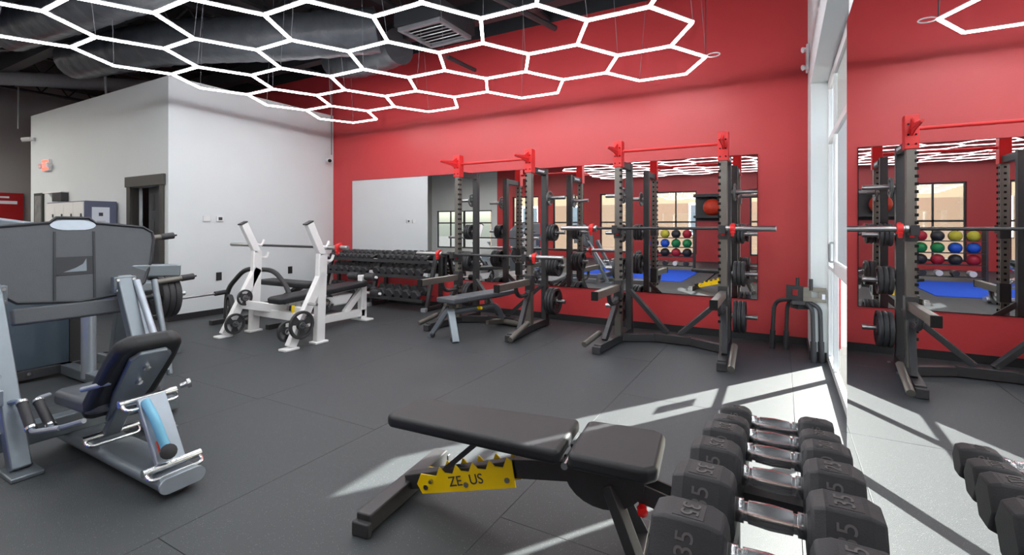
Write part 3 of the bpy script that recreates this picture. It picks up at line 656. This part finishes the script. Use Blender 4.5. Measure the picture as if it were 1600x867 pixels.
for yc in (.93, 1.57):
    P(MB().bar((-3.5, yc, .02), (-3.98, yc, .95), .075, .085, up=(0, 1, 0)), 'column', 'silver', bev=.008)
    P(MB().box((-3.48, yc, .012), (.2, .13, .024)), 'column_foot', 'silver', bev=.006)
    if yc > 1:
        P(MB().tube([(-3.53, yc+.06, .35), (-3.92, yc+.06, .92)], .022, 10), 'guide_rod', 'silver_light')
        P(MB().tube([(-3.6, yc+.12, .3), (-3.88, yc+.15, .92)], .02, 10), 'link_rod', 'silver')
    s = P(MB().box((-3.6, yc-.08, .40), (.09, .07, .08)), 'stop_block', 'silver_light', bev=.004)
    P(MB().lathe([(.014, 0), (.014, .012)], (-3.553, yc-.08, .405), (1, 0, 0), 10), 'pin_hole', 'hole', s)
    P(MB().tube([(-3.62, yc-.05, .5), (-3.5, yc-.09, .5)], .013, 8), 'pull_pin', 'chrome')
    P(MB().tube([(-3.56, yc-.13, .38), (-3.48, yc-.13, .37)], .009, 8), 'pull_pin', 'chrome')
    hp = P(MB().box((-3.96, yc, .9), (.05, .13, .11)), 'hinge_plate', 'silver', bev=.005)
    for dy in (-.045, .045):
        for dz in (-.035, .035): P(MB().lathe([(.01, 0), (.01, .012)], (-3.934, yc+dy, .9+dz), (1, 0, 0), 8), 'bolt', 'chrome', hp)
# foot plate (faces the seat)
FY = 1.36
half = [(0, .565), (.085, .565), (.12, .53), (.40, .50), (.455, .46), (.46, .40), (.43, .25), (.37, .09), (.30, .03), (0, -.0)]
poly = half + [(-x, y) for x, y in half[::-1][1:-1]]
lean = V3((-.22, 0, .976))
o0 = V3((-4.05, FY, .80))
fp = P(MB().prism(poly, o0, (0, 1, 0), lean, .045), 'foot_plate', 'foot_rubber', bev=.008)
nrm = V3((0, 1, 0)).cross(lean).normalized()
def onp(x, y, d=.026): return o0+V3((0, 1, 0))*x+lean.normalized()*y+nrm*d
edge = [onp(x, y, .022) for x, y in poly]; P(MB().tube(edge+[edge[0]], .011, 6), 'edge_piping', 'piping', fp)
for a, b in (((-.1, .47), (-.13, .01)), ((.105, .47), (.075, .01))): P(MB().bar(onp(*a), onp(*b), .012, .006, up=nrm), 'stitching_strip', 'piping', fp)
P(MB().prism([(-.11, .18), (.087, .18), (.097, .3), (-.106, .3)], onp(0, 0, .0245), (0, 1, 0), lean, .003), 'emblem_panel', 'piping', fp)
P(MB().prism([(-.075, .2), (.045, .2), (.05, .285), (.03, .25), (-.01, .225)], onp(0, 0, .027), (0, 1, 0), lean, .003), 'emblem', 'silver', fp)
gr = [(.09*math.cos(t)+(.03 if math.cos(t) > 0 else -.03), .035*math.sin(t)) for t in [2*math.pi*i/20 for i in range(20)]]
P(MB().prism(gr, onp(.0, .515, .0235), (0, 1, 0), lean, .006), 'grip_recess', 'silver_light', fp)
P(MB().bar(onp(-.33, -.055, .02), onp(.31, -.055, .02), .05, .1, up=lean), 'lower_lip', 'foot_rubber', bev=.012)
P(MB().bar((-4.14, 1.62, .98), (-4.1, 1.98, .96), .12, .09), 'foot_plate_arm', 'silver', bev=.01)
# seat, back, supports
bdir = V3((.46, 0, .475)).normalized(); bn = V3((-bdir.z, 0, bdir.x))
bp = [(-.16, .0), (-.12, -.04), (.12, -.04), (.16, 0), (.16, .42), (.15, .54), (.1, .58), (-.1, .58), (-.15, .54), (-.16, .42)]
P(MB().prism(bp, V3((-3.24, YC, .31)), (0, 1, 0), bdir, .085), 'back_pad', 'vinyl', bev=.03, seg=4)
P(MB().prism([(-.18, -.02), (-.14, -.06), (.14, -.06), (.18, -.02), (.19, .36), (.15, .4), (-.15, .4), (-.19, .36)], V3((-3.2, YC+.02, .345)), (0, 1, 0), V3((-1, 0, -.02)), .08), 'seat_pad', 'vinyl_grey', bev=.025, seg=4)
bpl = P(MB().prism([(-.05, -.05), (.05, -.05), (.085, .2), (.095, .5), (.06, .54), (-.06, .54), (-.095, .5), (-.085, .2)], V3((-3.24, YC, .31))-bn*.055, (0, 1, 0), bdir, .025), 'back_plate', 'silver', bev=.006)
for t in (.3, .42): P(MB().lathe([(.018, 0), (.018, .014), (.01, .02)], V3((-3.24, YC, .31))+bdir*t-bn*.067, -bn, 10), 'bolt', 'chrome', bpl)
P(MB().tube([(-3.1, YC-.2, .47), (-3.0, YC-.12, .5)], .013, 10), 'side_bar', 'silver_light')
st = P(MB().bar((-2.66, YC, .13), (-2.86, YC, .42), .13, .03), 'support_strut', 'silver_light', bev=.006)
P(MB().bar((-2.668, YC-.035, .185), (-2.7, YC-.035, .235), .022, .004, up=(.82, 0, .57)), 'warning_label', 'ball_orange', st)
for (x, z) in ((-2.64, .125), (-2.88, .41), (-3.3, .14)):
    P(MB().tube([(x, YC-.13, z), (x, YC+.13, z)], .019, 12), 'pivot_pin', 'chrome')
    P(MB().tube(fillet([(x-.0, YC-.12, z-.0), (x+.05, YC-.12, z-.03), (x+.05, YC+.12, z-.03), (x, YC+.12, z)], .03), .009, 8), 'yoke', 'chrome')
P(MB().bar((-3.3, YC, .14), (-3.12, YC, .36), .08, .04), 'rear_strut', 'silver', bev=.006); P(MB().bar((-3.05, YC+.05, .32), (-2.76, YC+.05, .26), .04, .035), 'link_bar', 'silver_light')
P(MB().tube(fillet([(-2.82, YC-.04, .41), (-2.72, YC-.04, .34), (-2.66, YC-.02, .2)], .06), .022, 10), 'adjust_lever', 'cyan'); P(MB().lathe([(.02, 0), (.036, .006), (.036, .03), (.02, .036)], (-2.64, YC-.02, .19), (.9, -.3, .3), 14), 'lever_knob', 'black_rubber')
P(MB().lathe([(.014, 0), (.014, .03), (.026, .034), (.026, .05)], (-2.86, YC+.14, .43), (.3, 1, .2), 10), 'clamp_screw', 'chrome')
for ta, a, b, tb in (((-3.78, .87, .3), (-3.54, .95, .35), (-3.42, .95, .25), [(-3.37, .97, .235), (-3.28, 1.02, .25)]), ((-3.68, 1.1, .33), (-3.59, 1.03, .325), (-3.43, 1.03, .232), [(-3.38, 1.03, .225), (-3.28, 1.03, .25), (-3.13, 1.07, .3)])):
    a, b = V3(a), V3(b); d = (b-a).normalized()
    P(MB().tube(fillet([ta, a-d*.03, b+d*.03]+tb, .03), .013, 8), 'handle_tube', 'silver_light')
    P(MB().tube([a, b], .023, 12), 'foam_grip', 'black_rubber'); P(MB().lathe([(.026, 0), (.026, .014)], b, d, 12), 'grip_collar', 'chrome'); P(MB().lathe([(.026, 0), (.026, .014)], a, -d, 12), 'grip_collar', 'chrome')
# weight tower
tp = [(-.5, 0), (.42, 0), (.42, 1.14), (.2, 1.26), (-.1, 1.31), (-.5, 1.33)]
P(MB().prism(tp, (-5.72, 1.45, .06), (0, 1, 0), (0, 0, 1), .4), 'weight_tower', 'silver', bev=.02)
P(MB().bb(-5.53, -5.5, .98, 1.78, .1, 1.1), 'tower_shroud', 'shroud', bev=.006)
P(MB().bb(-5.54, -5.495, 1.78, 1.86, .06, 1.15), 'shroud_edge', 'gun_dark'); P(MB().bb(-5.54, -5.45, .95, 1.86, .03, .1), 'shroud_kick', 'black_steel')
for q in (1.2, 1.5, 1.74): P(MB().lathe([(.014, 0), (.014, .012)], (-5.45, q, .075), (1, 0, 0), 8), 'bolt', 'chrome')
P(MB().tube([(-5.0, 1.74, .05), (-5.0, 1.74, 1.0)], .05, 16), 'tower_post', 'silver_light'); P(MB().tube([(-5.25, 1.82, .05), (-5.25, 1.82, 1.0)], .035, 14), 'tower_post', 'silver_light')
P(MB().bar((-5.0, 1.74, 1.0), (-5.6, 1.74, 1.02), .09, .08), 'tower_arm', 'silver', bev=.006)

# ------------------------------------------------------------------ plate loaded machine behind the leg press
B0 = V3((-5.2, 2.35, 0)); r = thing('plate_loaded_machine', 'grey plate-loaded machine with two long weight horns behind the leg press', 'exercise machine', B0)
P(MB().bar((-5.75, 2.1, .04), (-4.75, 2.1, .04), .08, .08).bar((-5.75, 2.6, .04), (-5.4, 2.6, .04), .08, .08).bar((-5.7, 2.1, .04), (-5.7, 2.6, .04), .08, .08), 'base_frame', 'silver', bev=.005)
P(MB().bar((-5.5, 2.12, .06), (-5.2, 2.12, 1.2), .08, .1, up=(0, 1, 0)).bar((-4.8, 2.12, .06), (-5.15, 2.12, .82), .07, .08, up=(0, 1, 0)), 'upright', 'silver', bev=.005)
P(MB().bb(-5.3, -4.9, 2.06, 2.2, .72, .81), 'carriage', 'silver', bev=.015); P(MB().bb(-5.2, -5.0, 2.1, 2.16, .81, .84), 'carriage_cap', 'silver_light')
for a, b in (((-5.12, 2.08, 1.17), (-5.12, 2.42, 1.21)), ((-5.1, 2.14, .765), (-5.12, 2.60, .80))):
    h = P(MB().tube([a, b], .026, 12), 'weight_horn', 'gun'); d = (V3(b)-V3(a)).normalized(); P(MB().tube([V3(b)-d*.1, V3(b)+d*.01], .031, 12), 'horn_grip', 'black_rubber', h); P(MB().tube([V3(b), V3(b)+d*.04], .008, 8), 'horn_tip', 'hole', h)
P(MB().tube([(-5.3, 2.15, .62), (-5.3, 2.62, .62)], .022, 12), 'weight_horn', 'steel')
for i in range(3): plate((-5.3, 2.36+.055*i, .62), .225, .05, '%s of three big black plates on the machine behind the leg press' % ('nearest', 'middle', 'farthest')[i], 'plates on the machine behind the leg press', rot=(0, 0, R_(90)))
plate((-5.2, 2.27, .25), .16, .05, 'black plate low behind the leg press back pad', 'plates on the machine behind the leg press', rot=(0, 0, R_(90)))
P(MB().tube([(-5.2, 2.1, .25), (-5.2, 2.38, .25)], .022, 10), 'weight_horn', 'steel')

# ------------------------------------------------------------------ four-legged attachment by the window
B0 = V3((.11, 5.62, 0)); r = thing('dip_bar_attachment', 'black four-legged dip bar attachment standing by the window pillar', 'gym attachment', B0)
for (fx, fy), (tx, ty) in (((-.1, 5.82), (.1, 5.66)), ((.03, 5.84), (.16, 5.64)), ((.26, 5.40), (.18, 5.52)), ((.325, 5.43), (.22, 5.49))):
    g = V3((tx-fx, ty-fy, 0)); p1 = V3((fx, fy, 0))+g*.12+V3((0, 0, .52)); p2 = V3((tx, ty, .56))
    P(MB().tube(fillet([(fx, fy, .01), p1, p2], .13, 6), .02, 10), 'bent_leg', 'black_steel'); a = V3((fx, fy, .0)); d = (p1-a); P(MB().tube([a, a+d*.38], .026, 12), 'grip_sleeve', 'black_rubber')
def hole_plate(o, ux, wd, hd, hs, nm, mt):
    m = MB(); h2 = hd/2; w2 = wd/2
    for x0, x1, y0, y1 in ((-w2, w2, hs, h2), (-w2, w2, -h2, -hs), (-w2, -hs, -hs, hs), (hs, w2, -hs, hs)):
        m.prism([(x0, y0), (x1, y0), (x1, y1), (x0, y1)], o, ux, (0, 0, 1), .012)
    return P(m, nm, mt, bev=.002)
hole_plate((.11, 5.56, .64), (.75, -.5, 0), .18, .14, .03, 'side_plate', 'black_steel'); pl = hole_plate((.27, 5.46, .64), (1, .0, 0), .19, .14, .028, 'side_plate', 'gun')
P(MB().prism([(.045, -.03), (.07, -.03), (.07, .02), (.045, .02)], (.285, 5.455, .63), (1, 0, 0), (0, 0, 1), .014), 'white_label', 'paper', pl)
P(MB().bb(.08, .22, 5.47, 5.68, .53, .57).box((.15, 5.58, .51), (.12, .12, .06), Matrix.Rotation(.6, 3, 'Z')), 'hub_plate', 'gun_dark', bev=.004)
for x, y in ((.13, 5.56), (.24, 5.46)): P(MB().tube([(x, y, .68), (x, y, .79)], .017, 10), 'pin_post', 'gun_dark')

# ------------------------------------------------------------------ wall fittings
def onleft(y0, y1, z0, z1, t=.02): return MB().bb(LX, LX+t, y0, y1, z0, z1)
tag(onleft(3.83, 3.93, 1.37, 1.45).build('thermostat', 'alu_white', bev=.004), 'left one of two pale thermostats on the white partition', 'thermostat')
o = tag(onleft(4.02, 4.12, 1.37, 1.45).build('thermostat', 'alu_white', bev=.004), 'right one of two thermostats on the white partition, with dark screen', 'thermostat')
MB().bb(LX+.0205, LX+.023, 4.045, 4.1, 1.39, 1.435).build('screen', 'ink', o)
tag(onleft(4.02, 4.1, .5, .62, .008).build('wall_outlet', 'base_black', bev=.002), 'black wall outlet nearer the partition corner', 'outlet', 'black wall outlets'); tag(onleft(5.2, 5.28, .5, .62, .008).build('wall_outlet', 'base_black', bev=.002), 'black wall outlet behind the white bench barbell', 'outlet', 'black wall outlets')
def seccam(label, x, y, z, rz):
    r = thing('security_camera', label, 'camera', (x, y, z), rz)
    MB().bb(-.03, .03, .0, .05, -.03, .03).build('mount', 'alu_white', r, bev=.006); MB().tube([(0, 0, 0), (0, -.13, -.02)], .04, 12).build('body', 'alu_white', r); MB().lathe([(.032, 0), (.032, .012)], (0, -.128, -.02), (0, -1, -.15), 12).build('lens', 'hole', r)
seccam('white security camera at the left end of the white partition', -12.0, BY-.052, 2.9, R_(-40)); seccam('white security camera near the red wall corner', LX+.06, 5.98, 2.5, R_(60))
r = thing('emergency_light', 'white two-headed emergency light on the white pillar edge', 'emergency light', (RX, 5.78, 3.02))
MB().bb(-.03, -.001, -.08, .08, -.13, .13).build('housing', 'alu_white', r, bev=.008)
for z in (-.09, .09): MB().lathe([(.018, 0), (.026, .02), (.03, .035), (.024, .04)], (-.03, -.02, z), (-1, -.4, -.2), 12).build('lamp_head', 'alu_white', r)
def exitsign(label, loc, rz):
    r = thing('exit_sign', label, 'exit sign', loc, rz); MB().bb(-.14, .14, -.05, 0, -.1, .1).build('housing', 'alu_white', r, bev=.006); p = MB().bb(-.13, .13, -.054, -.0502, -.09, .09).build('face', 'exit_red', r)
    for s_ in (-1, 1): MB().lathe([(.03, 0), (.045, .05), (.045, .06)], (s_*.19, -.03, .0), (0, -1, -.2), 10).build('lamp_head', 'alu_white', r); 
    text_mesh('EXIT', .12, .001, 'paper', 'lettering', p, frame((0, -.055, 0), (1, 0, 0), (0, 0, 1)))
exitsign('red exit sign high on the white partition', (-11.35, BY-.001, 2.38), 0); exitsign('red exit sign on the far grey wall', (FX+.001, 3.35, 2.5), R_(90))
# lockers
r = thing('locker_unit', 'white door lockers with grey-blue side standing against the white partition', 'locker', (-9.4, BY-.02, 0))
MB().bb(-.68, .68, -.38, 0, 0, 1.67).build('cabinet', 'locker_blue', r, bev=.003)
for i in range(4):
    for j in range(4):
        x = -.67+i*.335; z = .06+j*.4; d = MB().bb(x+.006, x+.329, -.4, -.381, z+.006, z+.394).build('locker_door', 'locker_white', r, bev=.003)
        MB().box((x+.29, -.405, z+.2), (.025, .012, .05)).build('latch', 'ink', d)
tag(MB().bb(-8.718, -8.712, 3.07, 3.28, 1.28, 1.58).build('notice_sheet', 'paper'), 'pale printed notice taped to the locker side', 'notice')
o = bpy.data.objects['notice_sheet']; MB().bb(-8.7115, -8.711, 3.15, 3.2, 1.45, 1.5).bb(-8.7115, -8.711, 3.12, 3.23, 1.37, 1.375).bb(-8.7115, -8.711, 3.13, 3.22, 1.345, 1.35).build('printed_mark', 'ink', o)
tag(MB().bb(-8.718, -8.712, 3.03, 3.3, 1.02, 1.25).build('picture_sheet', 'picture'), 'colourful orange and yellow picture below the notice on the lockers', 'picture')
r = thing('framed_picture', 'dark framed picture on the white partition left of the lockers', 'picture', (-11.75, BY, 1.5)); MB().bb(-.2, .2, -.03, 0, -.3, .4).build('frame', 'base_black', r, bev=.004); MB().bb(-.15, .15, -.034, -.0305, -.25, .35).build('print', 'picture_grey', r)
r = thing('wall_speaker', 'dark box on a white shelf above the lockers', 'speaker', (-10.7, BY, 1.72)); MB().bb(-.19, .19, -.1, 0, 0, .15).build('cabinet', 'gun_dark', r, bev=.006); MB().bb(-.6, .19, -.1, 0, .152, .17).build('shelf', 'alu_white', r)

# ------------------------------------------------------------------ things seen in the mirrors behind the camera
r = thing('ball_rack', 'black four-tier medicine ball rack behind the camera, seen in mirrors', 'storage rack', (-2.95, -2.75, 0))
for x in (-.68, .68): MB().bb(x-.02, x+.02, -.15, .15, 0, 1.2).build('side_frame', 'black_steel', r)
for z in (.1, .38, .66, .94): MB().bb(-.66, .66, -.13, -.1, z, z+.02).bb(-.66, .66, .1, .13, z, z+.02).build('shelf', 'black_steel', r)
cols = [['ball_black', 'ball_red', 'ball_black', 'ball_red'], ['ball_green', 'ball_green', 'ball_blue', 'ball_blue'], ['ball_red', 'ball_black', 'ball_yellow', 'ball_yellow']]
for j, row in enumerate(cols):
    for i, c in enumerate(row):
        R = .13; prof = [(R*math.sin(math.pi*k/12)+.0005, -R*math.cos(math.pi*k/12)) for k in range(13)]
        o = thing('medicine_ball', '%s medicine ball, %s from the left on the %s tier of the ball rack' % (c[5:], ORD[i], ('lower', 'middle', 'upper')[j]), 'medicine ball', (-2.95+.48-.32*i, -2.75, .40+.28*j), 0, 'medicine balls')
        MB().lathe(prof, (0, 0, R-.02), (0, 0, 1), 18).build('shell', c, o); MB().lathe([(R*1.004, -.03), (R*1.004, .03)], (0, 0, R-.02), (0, 1, 0), 18).build('band', 'ball_black', o)
for i in range(4):
    tag(MB().tube([(0, -.12, 0), (0, .12, 0)], .07, 14).build('rolled_towel', 'mesh_white' if i % 2 else 'gun_dark', loc=(-2.5-.3*i, -2.75, .19)), '%s rolled towel on the bottom tier of the ball rack' % ORD[i], 'towel', 'rolled towels')
r = thing('ball_shelf', 'black wall shelf holding a large orange exercise ball, seen in mirrors', 'shelf', (-2.2, BK, 1.6))
MB().bb(-.6, .6, 0, .6, .75, .85).bb(-.6, .6, 0, .55, 0, .08).bb(-.6, .6, 0, .06, -.1, .85).build('bracket_frame', 'black_steel', r)
prof = [(.3*math.sin(math.pi*k/14)+.0005, -.3*math.cos(math.pi*k/14)) for k in range(15)]
tag(MB().lathe(prof, (0, 0, .3), (0, 0, 1), 22).build('exercise_ball', 'ball_orange', loc=(-2.2, BK+.36, 1.685)), 'large orange exercise ball resting on the black wall shelf', 'exercise ball')
